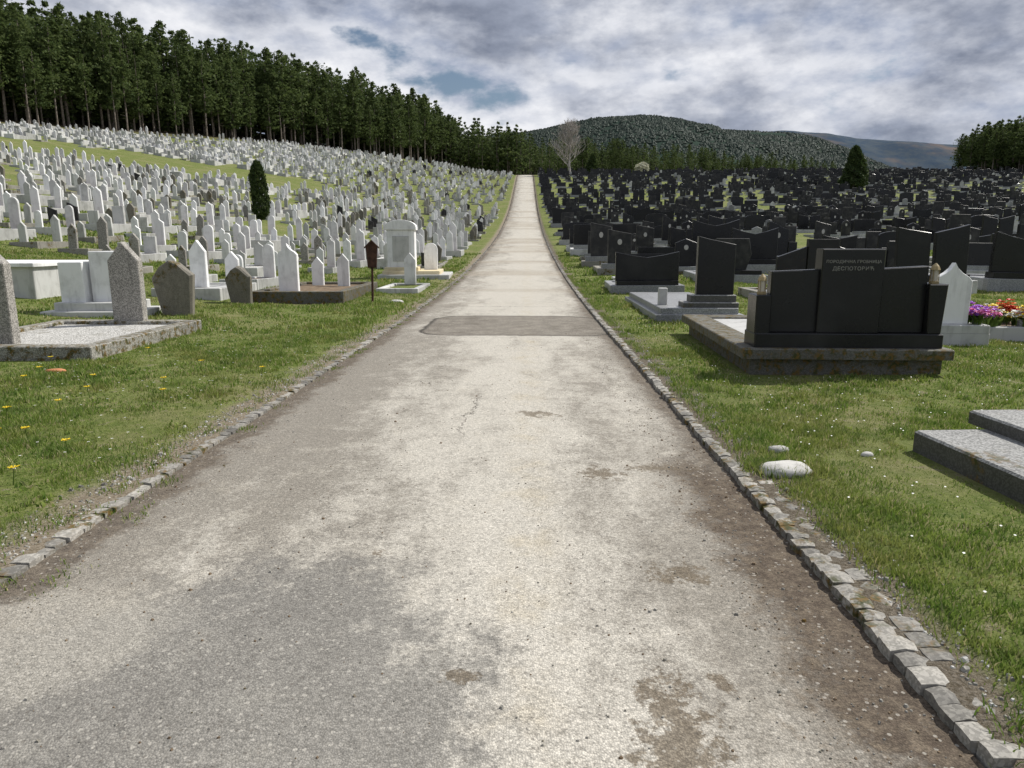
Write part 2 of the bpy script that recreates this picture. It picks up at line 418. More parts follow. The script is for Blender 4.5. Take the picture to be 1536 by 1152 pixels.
def oWave(w,h): return [(-w/2,0),(w/2,0),(w/2,h*.78)]+[(w/2-w*i/8,h*(.78+.22*math.sin(i/8*math.pi*.5)**2)) for i in range(1,8)]+[(-w/2,h)]
def oFly(w,h): return [(-w/2,0),(w/2,0),(w/2,h),(.25*w,h*.88),(0,h*.8),(-.25*w,h*.88),(-w/2,h)]
def oGab(w,h): return [(-w/2,0),(w/2,0),(w/2,h*.85),(0,h),(-w/2,h*.85)]
def oRect(w,h): return [(-w/2,0),(w/2,0),(w/2,h),(-w/2,h)]
def oTrap(w,h): return [(-w*.38,0),(w*.38,0),(w/2,h*.5),(w*.42,h),(-w*.42,h),(-w/2,h*.5)]
def oDome(w,h): return [(-w/2,0),(w/2,0)]+[(w/2*math.cos(a*math.pi/8),h*.8+h*.2*math.sin(a*math.pi/8)) for a in range(9)]

def border(w,l,h,t,mat,fill,fh=None):
    b=MB(); b.box(-w/2,w/2,0,t,-.6,h); b.box(-w/2,w/2,l-t,l,-.6,h); b.box(-w/2,-w/2+t,t-.002,l-t+.002,-.6,h-.003); b.box(w/2-t,w/2,t-.002,l-t+.002,-.6,h-.003)
    f=MB(); z=(h-.05) if fh is None else fh
    n=4; v=[]; 
    for j in range(n+1):
        for i in range(n+1): v.append((-w/2+t+(w-2*t)*i/n,t+(l-2*t)*j/n,z+(random.uniform(-.02,.025) if 0<i<n and 0<j<n else 0)))
    f.add(v,[(j*(n+1)+i,j*(n+1)+i+1,(j+1)*(n+1)+i+1,(j+1)*(n+1)+i) for j in range(n) for i in range(n)],0)
    return [('border',b,mat),('infill',f,fill)]
def muslim(kind):
    ps=[]
    W=random.uniform(.95,1.15); Lg=random.uniform(1.9,2.3)
    outf,w,h,th,sm,bm,fill,bh=kind
    ps+=border(W,Lg,bh,.13,bm,fill)
    a=MB(); a.prism(outf(w,h+.02),Lg-.10-th,Lg-.10,z=bh-.03,ch=.01); ps.append(('headstone',a,sm))
    a=MB(); a.prism(outf(w*.85,h*.72),.02,.02+th*.9,z=bh-.03,ch=.01); ps.append(('footstone',a,sm))
    return ps
LK=[((oPoint,.33,1.08,.10,mWhite,mPale,mGravW,.22),'white pointed gravestone pair on a pale framed grave'),
    ((oOgee,.35,1.12,.10,mWhite,mPale,mSoil,.22),'white ogee-topped gravestone pair on a soil-filled grave'),
    ((oPoint,.31,.98,.12,mPale,mConc,mGround,.18),'grey pointed gravestone pair in a concrete border'),
    ((oRound,.37,.98,.10,mWhite,mPale,mSoil,.27),'white round-topped gravestone pair on a soil grave'),
    ((oPoint,.37,1.25,.11,mWhite,mPale,mSoil,.27),'tall white pointed gravestones on a soil grave'),
    ((oOgee,.34,.9,.11,mPale,mPale,mGravW,.42),'pale grey gravestones on a raised stone box'),
    ((oPoint,.33,1.02,.11,mTerr,mConc,mGround,.16),'terrazzo pointed gravestones in a low concrete border'),
    ((oTaper,.42,.95,.15,mRough,mConc,mGround,.12),'weathered tapered gravestones on a grassy grave'),
    ((oPoint,.28,.65,.10,mWhite,mPale,mPale,.60),'small white gravestones on a high pale box tomb'),
    ((oRect,.46,.75,.13,mPale,mPale,mGravW,.28),'pale square-topped gravestones on a gravel grave'),
    ((oSlant,.36,1.05,.11,mPale,mPale,mWhite,.25),'pale slant-topped gravestones on a slab grave'),
    ((oWave,.5,.95,.12,mBlackD,mConc,mSoil,.2),'dark curved gravestones on a soil grave')]
def blk(i):
    ps=[]; 
    bm=[mConc,mGreyG,mPale,mGreyG,mConcD,mPale,mConc,mPale,mPale,mGreyG,mPale,mConc][i]
    fill=[mGravW,mGreyG,mPale,mGreyG,mGround,mPale,mGround,mGravW,mGreyG,mPale,mGravW,mGround][i]
    W=[1.7,2.1,1.9,2.3,1.8,2.2,1.5,2.0,1.9,2.1,1.6,1.5][i]; Lg=[2.5,2.5,2.2,2.6,2.3,2.5,2.2,2.6,2.2,2.4,2.2,2.2][i]; bh=[.22,.3,.2,.28,.15,.35,.14,.3,.25,.3,.2,.15][i]
    ps+=border(W,Lg,bh,.2,bm,fill)
    p=MB(); p.box(-W*.42,W*.42,.06,.5,bh-.02,bh+.16); ps.append(('plinth',p,[mGreyG,mBlack][i%2]))
    z=bh+.16-.004; g=mBlack if i%3 else mBlackD
    def hs(out,y0,y1,cx=0.,nm='headstone',m=None):
        a=MB(); a.prism(out,y0,y1,z=z,cx=cx); ps.append((nm,a,m or g))
    fl=lambda o:[(-x,q) for x,q in o][::-1]
    if i==0: hs(oSlant(.8,1.15),.2,.34,-.1)
    if i==1: hs(oFly(1.8,1.0),.2,.34)
    if i==2: hs(oWave(.85,1.2),.2,.34); hs(oRect(.35,.5),.18,.32,.62,'side_pillar')
    if i==3: hs(oRect(.62,1.25),.17,.33); hs(oRect(.6,.85),.2,.32,-.62,'side_panel'); hs(oRect(.6,.85),.2,.32,.62,'side_panel')
    if i==4: hs(oGab(.75,1.05),.2,.34)
    if i==5: hs(oDome(1.7,.95),.2,.34)
    if i==6: hs(oRound(.68,1.0),.2,.34)
    if i==7: hs(oSlant(.78,1.2),.2,.34,-.45); hs(fl(oSlant(.78,1.2)),.2,.34,.45)
    if i==8: hs(oRect(1.6,.75),.2,.36)
    if i==9: hs(oTrap(1.15,1.15),.2,.34)
    if i==10: hs(oOgee(.6,1.0),.2,.33,m=mPale)
    if i==11: hs(oGab(.6,.75),.2,.33,m=mGreyG)
    if i in (0,2,4,6): 
        q=MB(); cx=-.1 if i==0 else 0
        q.prism([(.08*math.cos(t*math.pi/5),.10*math.sin(t*math.pi/5)) for t in range(10)],.185,.199,z=z+.72,ch=.004,cx=cx); ps.append(('portrait',q,mPortrait))
    return ps
RL=['black slant-topped headstone on a concrete-bordered grave','wide black headstone with a notched wing-shaped top','black wave-topped headstone with a small side pillar','black three-panel family headstone on grey granite','black gabled headstone on a mossy concrete grave','wide black dome-topped headstone on a pale grave','black round-topped headstone with a portrait','pair of black slanted headstones on one plinth','low wide rectangular black headstone','black trapezoid headstone on a grey granite grave','pale ogee-topped headstone on a gravel grave','small grey granite gabled headstone on a grassy grave']
def merged(ps,name):
    mats=[]; mb=MB()
    for n_,b,m in ps:
        if m not in mats: mats.append(m)
        mb.add(b.v,b.f,mats.index(m))
    return mb.mesh(name,mats),mb,mats
def partmeshes(ps): return [(n_,b.mesh(n_,[m])) for n_,b,m in ps]
LV=[(lambda ps,l:(partmeshes(ps),merged(ps,'grave'),l))(muslim(k),l) for k,l in LK]
RV=[(lambda ps,l:(partmeshes(ps),merged(ps,'grave'),l))(blk(i),RL[i]) for i in range(12)]
excl=[]
def clash(x0,x1,y0,y1): return any(x0<e[1] and x1>e[0] and y0<e[3] and y1>e[2] for e in excl)
def hero(name,label,cat,x,y,rot,ps,rect=None,z=None,group=None):
    t=thing(name,label,cat,(x,y,float(H(x,y)) if z is None else z),rot,group)
    for n_,b,m in ps: obj(n_,b.mesh(n_,m if isinstance(m,list) else [m]),parent=t)
    if rect: excl.append(rect)
    return t
def P1(f):
    b=MB(); f(b); return b
GL='graves on the grassy slope'; GR='black granite graves'
# pale near graves -----------------------------------------------------
ps=border(2.5,3.2,.19,.24,mTerrM,mGravW,.13)
ps.append(('headstone',P1(lambda b:b.prism(oPoint(.52,1.38,.5),.30,.46,cx=-.24,z=.12)),mTerr))
ps.append(('headstone',P1(lambda b:b.prism(oPoint(.52,1.40,.6),3.0,3.16,cx=.08,z=.12)),mTerr))
hero('grave','grave with mossy terrazzo border, white gravel and two pointed stones','grave',-6.9,9.0,.0,ps,(-8.3,-5.5,8.8,12.4),group=GL)
def roughen(b,a=.02):
    b.v=[(x+random.uniform(-a,a),y+random.uniform(-a,a),z) for x,y,z in b.v]; return b
for (x,y,w,h,th,an) in ((-7.12,14.3,.80,1.1,.26,.15),(-6.85,16.9,.62,.88,.2,-.1)):
    b=P1(lambda b:b.prism(oTaper(w,h+.2),0,th,z=-.2,ch=.03)); roughen(b)
    t=obj('gravestone',b.mesh('gravestone',[mRough]),(x,y,float(H(x,y))),an,label='leaning weathered grey gravestone with blunt pointed top',category='gravestone',group=GL)
    t.rotation_euler=(.04,-.05,an); excl.append((x-.5,x+.5,y-.2,y+.5))
ps=[('plinth',P1(lambda b:b.box(-1.05,.75,-.1,1.2,-.4,.12)),mPale),('upper_plinth',P1(lambda b:b.box(-.85,.55,.05,1.0,.117,.28)),mPale),
    ('headstone',P1(lambda b:b.box(-.78,-.32,.2,.6,.277,1.05)),mWhite),('headstone',P1(lambda b:b.box(-.26,.32,.35,.85,.277,1.25)),mWhite)]
hero('grave','grave with two white rectangular block stones on a stepped plinth','grave',-8.25,13.5,.05,ps,(-9.5,-7.5,13.3,14.9),group=GL)
ps=[('border',P1(lambda b:b.box(-2.2,1.6,0,2.3,-.6,.52)),mPale),('ledge',P1(lambda b:b.box(-2.27,1.67,-.07,2.37,.518,.60)),mWhite)]
hero('box_tomb','long pale concrete box tomb with a projecting top slab','grave',-12.2,15.2,0,ps,(-14.6,-10.4,15,17.8),group=GL)
ps=border(1.7,2.4,.25,.16,mPale,mPale)+[('headstone',P1(lambda b:b.prism(oPoint(.42,1.2,.7),1.2,1.34,cx=-.2,z=.2)),mWhite),('footstone',P1(lambda b:b.prism(oPoint(.36,.9,.6),2.0,2.12,cx=.35,z=.2)),mWhite)]
hero('grave','white pointed gravestone on a pale slab grave','grave',-8.3,17.2,0,ps,(-9.3,-7.3,17,19.7),group=GL)
ps=border(2.3,4.2,.30,.22,mConcD,mSoil,.23)+[('headstone',P1(lambda b:b.prism(oOgee(.5,1.22),.9,1.04,cx=-.45,z=.2)),mWhite),('footstone',P1(lambda b:b.prism(oPoint(.34,.85,.6),3.5,3.6,cx=-.45,z=.2)),mWhite),('footstone',P1(lambda b:b.prism(oPoint(.34,.95,.6),3.3,3.4,cx=.35,z=.2)),mWhite)]
hero('grave','grave with dark concrete border, brown soil and white ogee stone','grave',-5.65,17.3,0,ps,(-6.9,-4.4,17.1,21.7),group=GL)
excl.append((-7.3,-2.6,13.0,17.2))
ps=border(1.2,2.6,.14,.16,mPale,mGround,.08)+[('headstone',P1(lambda b:b.prism(oPoint(.36,1.0,.6),2.35,2.47,z=.1)),mWhite)]
hero('grave','low pale border grave with a small white pointed stone','grave',-3.7,20.3,0,ps,(-4.4,-3.0,20.2,23),group=GL)
ps=[('post',P1(lambda b:b.tube([(0,0,-.2),(.03,0,.9)],[.03,.028],8)),mRust),
    ('board',P1(lambda b:b.prism([(-.11,.0),(.11,.0),(.14,.45),(.15,.5),(0,.64),(-.15,.5),(-.14,.45)],-.08,.08,z=.86,cx=.03)),mRust),
    ('roof',P1(lambda b:b.prism([(-.18,.46),(0,.63),(.18,.46),(.18,.50),(0,.68),(-.18,.50)],-.11,.11,z=.86,cx=.03,ch=.004)),mRust)]
hero('grave_marker','rusty brown marker post with a pointed roofed board','grave marker',-3.85,17.7,.2,ps,(-4.2,-3.8,17.6,17.9))
ps=[('plinth',P1(lambda b:b.box(-.8,1.75,-.5,2.2,-.5,.14)),mPale),('plinth',P1(lambda b:b.box(-.66,1.4,-.25,1.9,.137,.27)),mCream),('plinth',P1(lambda b:b.box(-.6,.62,-.1,.8,.267,.4)),mCream),
    ('monument',P1(lambda b:b.box(-.5,.5,0,.6,.39,1.72,0,.02)),mWhite),
    ('arched_cap',P1(lambda b:b.prism([(-.56,0),(.56,0),(.56,.1)]+[(.56*math.cos(a*math.pi/10),.1+.26*math.sin(a*math.pi/10)) for a in range(1,10)]+[(-.56,.1)],-.05,.65,z=1.718)),mWhite),
    ('panel',P1(lambda b:b.box(-.3,.3,-.02,.01,.6,1.5)),mPale),
    ('headstone',P1(lambda b:b.prism(oRound(.5,1.0),.9,1.02,cx=1.0,z=.26)),mWhite)]
hero('monument','tall white stone monument with arched top on stepped cream plinth','monument',-4.55,26.0,.05,ps,(-5.6,-2.6,25.4,28.6),group=GL)

# black near graves -------------------------------------------------------
ps=[]
b=MB(); b.box(0,2.3,0,3.9,-.4,.27); ps.append(('foundation',b,mConcD))
b=MB()
b.box(-.12,2.38,-.1,.55,.268,.40,0,.015)
b.box(-.12,.28,.548,3.98,.268,.395); b.box(1.98,2.38,.548,3.98,.268,.395); b.box(.278,1.982,3.6,3.98,.268,.39); ps.append(('border',b,mConcD))
ps.append(('cover_slab',P1(lambda b:b.box(.28,1.98,.55,3.6,.2,.36)),mPale))
ps.append(('plinth',P1(lambda b:b.box(.03,2.28,.0,.46,.398,.58)),mBlack))
ps.append(('side_panel',P1(lambda b:b.prism([(-.34,0),(.34,0),(.34,.80),(-.34,.77)],.12,.28,z=.578,cx=.56,ch=.012)),mBlack))
ps.append(('side_panel',P1(lambda b:b.prism([(-.33,0),(.33,0),(.33,.84),(-.33,.80)],.12,.28,z=.578,cx=1.75,ch=.012)),mBlack))
ps.append(('centre_panel',P1(lambda b:b.prism(oRect(.74,1.05),.06,.30,z=.577,cx=1.16,ch=.012)),mBlack))
ps.append(('post',P1(lambda b:b.box(.03,.215,.02,.40,.578,1.06)),mBlack))
ps.append(('post',P1(lambda b:b.prism([(-.08,0),(.08,0),(.11,.62),(-.11,.62)],.02,.36,z=.578,cx=2.17)),mBlack))
T=hero('family_grave','black three-panel family headstone on mossy concrete slab with lanterns','grave',2.62,8.25,-.03,ps,(2.4,5.1,8.0,12.3),z=.0+float(P(9)),group=GR)
T.scale=(.95,.95,.92)
def lantern(px,py,pz):
    t=thing('grave_lantern','small brass grave lantern standing on a black granite post','lantern',T.matrix_world@Vector((px,py,pz)),0)
    b=MB(); b.tube([(0,0,0),(0,0,.03),(0,0,.035)],[.055,.055,.045],8); b.tube([(0,0,.16),(0,0,.2),(0,0,.235)],[.058,.04,.008],8)
    for k in range(4): 
        a=k*1.571+.78; b.tube([(.046*math.cos(a),.046*math.sin(a),.03),(.046*math.cos(a),.046*math.sin(a),.165)],[.005,.005],4)
    obj('frame',b.mesh('frame',[mLant]),parent=t)
    g=MB(); g.tube([(0,0,.034),(0,0,.16)],[.038,.038],10); obj('glass',g.mesh('glass',[mGlass]),parent=t)
bpy.context.view_layer.update()
lantern(.125,.16,1.058); lantern(2.17,.16,1.196)
def text(s,size,loc,parent,mat,ext=.002):
    c=bpy.data.curves.new('inscription','FONT'); c.body=s; c.size=size; c.align_x='CENTER'; c.extrude=ext; c.space_character=1.08; c.offset=.0006
    o=bpy.data.objects.new('tmp',c); COL.objects.link(o); dg=bpy.context.evaluated_depsgraph_get()
    me=bpy.data.meshes.new_from_object(o.evaluated_get(dg)); bpy.data.objects.remove(o); me.name='inscription'; me.materials.clear(); me.materials.append(mat)
    return obj('inscription',me,loc,(R(90),0,0),parent)
text('ПОРОДИЧНА ГРОБНИЦА',.050,(1.16,.0575,1.455),T,mLet); text('ДЕСПОТОВИЋ',.064,(1.16,.0575,1.365),T,mLet)

ps=[]
ps.append(('border',P1(lambda b:b.box(-.9,.8,0,4.4,-.4,.14)),mGreyG)); ps.append(('upper_border',P1(lambda b:b.box(-.8,.7,.06,4.3,.137,.26)),mGreyG))
ps.append(('plinth',P1(lambda b:b.box(-.35,.72,.12,.6,.258,.36)),mSlab)); ps.append(('upper_plinth',P1(lambda b:b.box(-.2,.68,.18,.55,.358,.50)),mSlab))
ps.append(('headstone',P1(lambda b:b.prism(oSlant(.72,1.12),.26,.42,z=.498,cx=.28)),mBlack))
ps.append(('vase_block',P1(lambda b:b.box(-.72,-.55,.7,.85,.258,.6)),mPale))
hero('grave','tall black slant-topped headstone on stepped grey granite grave','grave',3.38,13.7,0,ps,(2.4,4.4,13.5,18.3),group=GR)
ps=[('lower_slab',P1(lambda b:b.box(0,2.6,-3.2,0,-.3,.16,0,.015)),mSlab),('upper_slab',P1(lambda b:b.box(.55,2.6,-3.2,.2,.158,.26,0,.015)),mSlab)]
hero('slab_grave','low stepped weathered granite slab grave on the grass','grave',2.90,5.2,.07,ps,(2.75,6,2.0,5.6),group=GR)
ps=border(1.1,1.8,.18,.16,mPale,mGreyG)+[('plinth',P1(lambda b:b.box(-.45,.54,.0,.4,.177,.30)),mPale),('headstone',P1(lambda b:b.prism(oOgee(.54,.90),.1,.22,cx=-.0,z=.298)),mWhite)]
hero('grave','white ogee-topped headstone on a pale bordered grave','grave',6.24,10.5,-.05,ps,(5.4,6.9,10.3,12.5),group=GR)
ps=border(3.2,2.0,.24,.2,mPale,mSoil)
hero('grave','pale bordered grave covered with bright flower bouquets','grave',8.65,11.2,0,ps,(6.9,10.5,11.0,13.4),group=GR)
ps=border(2.6,2.6,.22,.2,mConc,mGreyG)+[('plinth',P1(lambda b:b.box(-1.2,1.2,.05,.5,.217,.36)),mBlack),
  ('side_panel',P1(lambda b:b.prism([(-.35,0),(.35,0),(.35,1.0),(-.35,.75)],.18,.32,cx=-.74,z=.358)),mBlack),('side_panel',P1(lambda b:b.prism([(-.35,0),(.35,0),(.35,.75),(-.35,1.0)],.18,.32,cx=.74,z=.358)),mBlack),('centre_panel',P1(lambda b:b.prism(oRect(.74,1.18),.15,.34,z=.358)),mBlack)]
hero('family_grave','wide black three-panel headstone with raised centre','grave',7.2,17.5,0,ps,(5.8,8.6,17.2,20.3),group=GR)

# flowers ------------------------------------------------------------------
def bouquet(cols,n,r):
    f=MB(); g=MB()
    for _ in range(n):
        a=random.random()*6.28; q=r*math.sqrt(random.random()); x=q*math.cos(a); y=q*math.sin(a)*.7; z=.12+random.random()*.18*(1.2-q/r)
        mi=random.randrange(len(cols)); s=random.uniform(.026,.042)
        for k in range(6):
            b0=k*1.047; tz=random.uniform(.2,.8)
            v=[(x,y,z),(x+s*math.cos(b0-.5),y+s*math.sin(b0-.5),z+s*tz),(x+s*1.4*math.cos(b0),y+s*1.4*math.sin(b0),z+s*.2),(x+s*math.cos(b0+.5),y+s*math.sin(b0+.5),z+s*tz)]
            f.add(v,[(0,1,2,3)],mi)
    for _ in range(n):
        a=random.random()*6.28; q=r*1.0*random.random(); x=q*math.cos(a); y=q*math.sin(a)*.7; L=random.uniform(.04,.09)
        g.add([(x,y,0),(x+L*.4*math.cos(a+1),y+L*.4*math.sin(a+1),.08),(x+L*math.cos(a),y+L*math.sin(a),.12+random.random()*.06),(x-L*.3*math.cos(a+1),y-L*.3*math.sin(a+1),.08)],[(0,1,2,3)],0)
    v=MB(); v.tube([(0,0,-.02),(0,0,.1)],[r*.35,r*.5],10)
    return f.mesh('blossoms',cols),g.mesh('leaves',[mShrub]),v.mesh('pot',[mGreyG])
BQ=[(bouquet([mPur,mPink],60,.15),'purple and pink flower bouquet on a grave slab'),(bouquet([mWh,mYel,mYel],55,.17),'white and yellow flower bouquet on a grave slab'),
    (bouquet([mOrg,mRedF],60,.18),'orange and red flower bouquet on a grave slab'),(bouquet([mPink,mWh,mYel],55,.17),'pink and white flower bouquet on a grave slab')]
def putb(k,x,y,z,s=1.):
    (a,b,c),l=BQ[k]; t=thing('flower_bouquet',l,'flowers',(x,y,z),random.random()*6,'flowers left on graves',(s,s,s))
    obj('blossoms',a,parent=t); obj('leaves',b,parent=t); obj('pot',c,parent=t)
putb(0,6.66,10.62,float(H(6.2,10.5))+.29,1.1)
hz=float(H(8.6,11.2))+.20
for k,x,y in ((0,7.25,11.35),(1,7.5,11.6),(1,7.85,11.35),(3,8.1,11.6),(2,8.35,11.4),(2,8.6,11.75),(1,8.8,11.4),(3,9.05,11.7),(2,9.3,11.4),(0,7.5,12.2),(2,8.1,12.2),(3,8.7,12.3),(2,9.3,12.2),(1,9.6,11.8)): putb(k,x,y,hz,1.35)

# generic rows --------------------------------------------------------------
def infr(x,y,m=1.5): return -.76*y-m<x<.74*y+m
left=[]; right=[]
y=15.0
while y<201:
    x=-4.1 if y>23 else -5.0
    x-=random.uniform(0,.6)
    while x>max(-.78*y-4,float(xe(y))+3):
        yy=y+random.uniform(-.12,.12)+.5*math.sin(x*.09+y*.3)
        u=(x+66)/42; ly=77+22*u; bank=(-.2<u<1.0 and abs(yy-ly)<14*max(0.02,math.sin(max(0.02,min(.98,(u+.2)/1.2))*math.pi))**.5)
        gap=noise.noise(Vector((x*.09,y*.11,7)))>.34
        if not bank and not gap and random.random()<.92 and not clash(x-.65,x+.65,yy-.2,yy+2.4): left.append((x,yy))
        x-=random.uniform(1.45,1.95)*(1+.12*(y>60))
    y+=random.uniform(2.8,3.2)
y=13.2
while y<203:
    x=3.3 if y>18.5 else 5.6
    x+=random.uniform(0,.5)
    while x<min(.76*y+4,150):
        yy=y+random.uniform(-.3,.3)+.5*math.sin(x*.1+y*.2)
        gap=noise.noise(Vector((x*.08,y*.10,1)))>.32
        if not gap and random.random()<.92 and not clash(x-1.1,x+1.1,yy-.2,yy+2.7): right.append((x,yy))
        x+=random.uniform(2.3,3.1)
    y+=random.uniform(3.4,4.0)
left.sort(key=lambda p:p[1]); right.sort(key=lambda p:p[1])
def lv(x,y):
    wts=[3.6,2.6,3.8,1.8,1.8,1.6,2.6,1.2,.3,.9,.9,.5]
    if x<-20-.1*y and y>75: wts=[2.5,1,1,1,1,5,.4,0,7,1.5,1,0]
    if x>-9 and 30<y<75: wts[11]=3; wts[7]=2
    return random.choices(range(12),wts)[0]
def rv(x,y): return random.choices(range(12),[3,1.8,2.2,1.8,1.6,1.6,1.3,2,1.8,1.6,.7,1.2])[0]
def place(lst,VV,pick,group,np_parts,stuffname,nmax):
    far=[]; c=0
    for x,y in lst:
        k=pick(x,y)
        if VV is LV:
            s=random.uniform(.86,1.12); sz=s*random.uniform(.82,1.15)
            if k in (5,8) and y>75: s*=1.25
        else: s=random.uniform(.86,1.15); sz=s*random.uniform(.64,1.28)
        an=random.gauss(0,.04)
        z=float(H(x,y)); tx=random.gauss(0,.02)
        pm,(me,mb,mats),lab=VV[k]
        if infr(x,y,.3) and c<nmax:
            c+=1
            if c<=np_parts:
                t=thing('grave',lab,'grave',(x,y,z),(tx,random.gauss(0,.02),an),group,(s,s,sz))
                for n_,m_ in pm: obj(n_,m_,parent=t)
            else:
                o=obj('grave',me,(x,y,z),(tx,random.gauss(0,.02),an),label=lab,category='grave',group=group); o.scale=(s,s,sz)
        else: far.append((k,x,y,z,s,sz,an))
    mats=[]; vs=[]; fs=[]; ms=[]; o=0
    arr=[np.array(v[1][1].v) for v in VV]
    for k,x,y,z,s,sz,an in far:
        mb=VV[k][1][1]; mm=VV[k][1][2]; idx=[]
        for m in mm:
            if m not in mats: mats.append(m)
            idx.append(mats.index(m))
        a=arr[k]; ca,sa=math.cos(an),math.sin(an)
        q=np.stack([(a[:,0]*ca-a[:,1]*sa)*s+x,(a[:,0]*sa+a[:,1]*ca)*s+y,a[:,2]*sz+z],1)
        vs.append(q); fs+=[tuple(i+o for i in f) for f in mb.f]; ms+=[idx[i] for i in mb.m]; o+=len(a)
    me=bpy.data.meshes.new(stuffname); me.from_pydata(np.concatenate(vs).tolist(),[],fs)
    for m in mats: me.materials.append(m)
    me.polygons.foreach_set('material_index',ms); me.update()
    obj(stuffname,me,kind='stuff',label='dense distant rows of gravestones')
    print(stuffname,len(lst),len(far))
place(left,LV,lv,GL,100,'distant_pale_graves',138)
place(right,RV,rv,GR,100,'distant_black_graves',142)
for i in range(45):
    x,y=random.choice([p for p in right if 13<p[1]<70]); 
    putb(random.randrange(4),x+random.uniform(-.5,.5),y+random.uniform(.8,1.8),float(H(x,y))+.22,random.uniform(.9,1.4))

# ------------------------------------------------------------------ small things
def rock(name,label,cat,x,y,lx,ly,lz,mat,an=0):
    n=12;m=7;mb=MB();L=[]
    for j in range(1,m):
        th=math.pi*j/m; l=[]
        for i in range(n):
            a=6.283*i/n; q=1+.2*noise.noise(Vector((math.cos(a)*1.6+x,math.sin(a)*1.6+y,th)))
            l.append((lx*math.sin(th)*math.cos(a)*q,ly*math.sin(th)*math.sin(a)*q,-lz*math.cos(th)*(1+.15*noise.noise(Vector((a,th,x))))))
        L.append(l)
    mb.loops(L,0); me=mb.mesh(name,[mat])
    for p in me.polygons: p.use_smooth=True
    return obj(name,me,(x,y,float(H(x,y))+lz*.3),an,label=label,category=cat)
rock('rock','flat pale boulder lying on the grass beside the kerb','rock',1.76,4.65,.20,.13,.06,mRock,.15)
rock('rock','small pale stone half hidden in the grass','rock',1.89,5.15,.09,.05,.035,mRock)
rock('rock','small white stone in the short grass','rock',2.50,5.05,.045,.03,.025,mRock)
rock('rock','flat white stone on the grass verge','rock',-3.25,17.7,.2,.12,.06,mRock)
rock('rock','small angular brown stone on the road edge','rock',1.3,1.72,.04,.03,.035,mConc)
rock('brick_fragment','broken orange roof tile fragment lying in grass','brick',-5.6,8.2,.13,.05,.035,mRed,.1)
st=MB(); st.tube([(0,0,0),(.01,0,.07)],[.003,.002],4); st=st.mesh('stem',[mShrub])
hd=MB()
for k in range(22):
    a=k*.9; r=.021*(.5+.5*((k*7)%5)/4)
    hd.add([(.01,0,.07),(.01+r*math.cos(a-.22),r*math.sin(a-.22),.078),(.01+r*1.15*math.cos(a),r*1.15*math.sin(a),.076),(.01+r*math.cos(a+.22),r*math.sin(a+.22),.078)],[(0,1,2,3)],0)
hd=hd.mesh('flower_head',[mYel])
for (x,y) in ((-5.3,6.5),(-4.15,5.3),(-3.95,5.35),(-5.9,8.6),(-5.2,6.7),(-3.6,6.8),(-4.7,7.5),(-4.0,8.5),(-4.9,5.9),(-3.4,5.0),(-5.1,9.4),(-4.3,6.3),(-4.6,6.0),(-5.4,7.4),(-3.1,8.1),(-6.2,8.0),(-3.9,7.4),(-3.35,4.35),(-3.55,4.4),(-4.4,6.9),(-5.6,7.9)):
    t=thing('dandelion','yellow dandelion flower standing in short grass','flower',(x,y,float(H(x,y))),random.random()*6,'dandelions in the verge',(1.6,)*3)
    obj('stem',st,parent=t); obj('flower_head',hd,parent=t)
N=1500; dx=np.concatenate([rng.uniform(1.9,9,N*2//3),rng.uniform(-9,-3,N//3+1)]); dy=rng.uniform(2.5,14,len(dx))
c=np.stack([dx,dy,H(dx,dy)+.045],1); Q=[]
ok=np.array([not clash(a,a,b,b) for a,b in zip(dx,dy)]); c=c[ok]
for k in range(6): Q.append(c+np.array([.009*math.cos(k*1.047),.009*math.sin(k*1.047),.003*(k%2)]))
obj('daisies',trimesh('daisies',np.stack(Q,1).reshape(-1,3),6,[(0,1,2),(0,2,3),(0,3,4),(0,4,5)],[mWh]),kind='stuff')

# ------------------------------------------------------------------ grass
excl.remove((-7.3,-2.6,13.0,17.2))
def field(x,y): return np.sin(x*1.9+np.sin(y*1.3)*1.4)*np.sin(y*1.7+np.sin(x*1.1)*1.7)
pts=[]
def scat(x0,x1,y0,y1,dens,hs,ws):
    n=int((x1-x0)*(y1-y0)*dens); x=rng.uniform(x0,x1,n); y=rng.uniform(y0,y1,n)
    k=(x>-.80*y-1.5)&(x<.80*y+1.5)
    fd=field(x,y)+.6*field(x*3.1,y*3.3)+.5*field(x*9,y*8)
    dk=np.where(x<0,-2.60-x,x-1.58)
    k&=rng.random(n)<np.clip(.58+.45*fd,.18,1)*np.clip((dk+.02)*np.where(x<0,1.9,5),.06,1)
    x=x[k];y=y[k];fd=fd[k]
    k=np.ones(len(x),bool)
    for e in excl: k&=~((x>e[0]+.13)&(x<e[1]-.13)&(y>e[2]+.13)&(y<e[3]-.13))
    x=x[k];y=y[k];fd=fd[k]
    h=hs*rng.uniform(.5,1.25,len(x))*(1+.65*np.clip(fd,-.65,1.5)); pts.append(np.stack([x,y,h,np.full(len(x),ws)],1))
for x0,x1 in ((-7,-2.60),(1.6,7)): scat(x0,x1,1,6.5,7000,.031,.003)
for x0,x1 in ((-11,-2.60),(1.6,11)): scat(x0,x1,6.5,12,3000,.037,.0052)
for x0,x1 in ((-18,-2.60),(1.6,18)): scat(x0,x1,12,24,700,.052,.010)
for x0,x1 in ((-24,-2.60),(1.6,26)): scat(x0,x1,24,42,160,.07,.022)
def tuft(x,y,n,h,r,w=.0032): 
    pts.append(np.stack([x+rng.normal(0,r,n),y+rng.normal(0,r*1.6,n),h*rng.uniform(.4,1.2,n),np.full(n,w)],1))
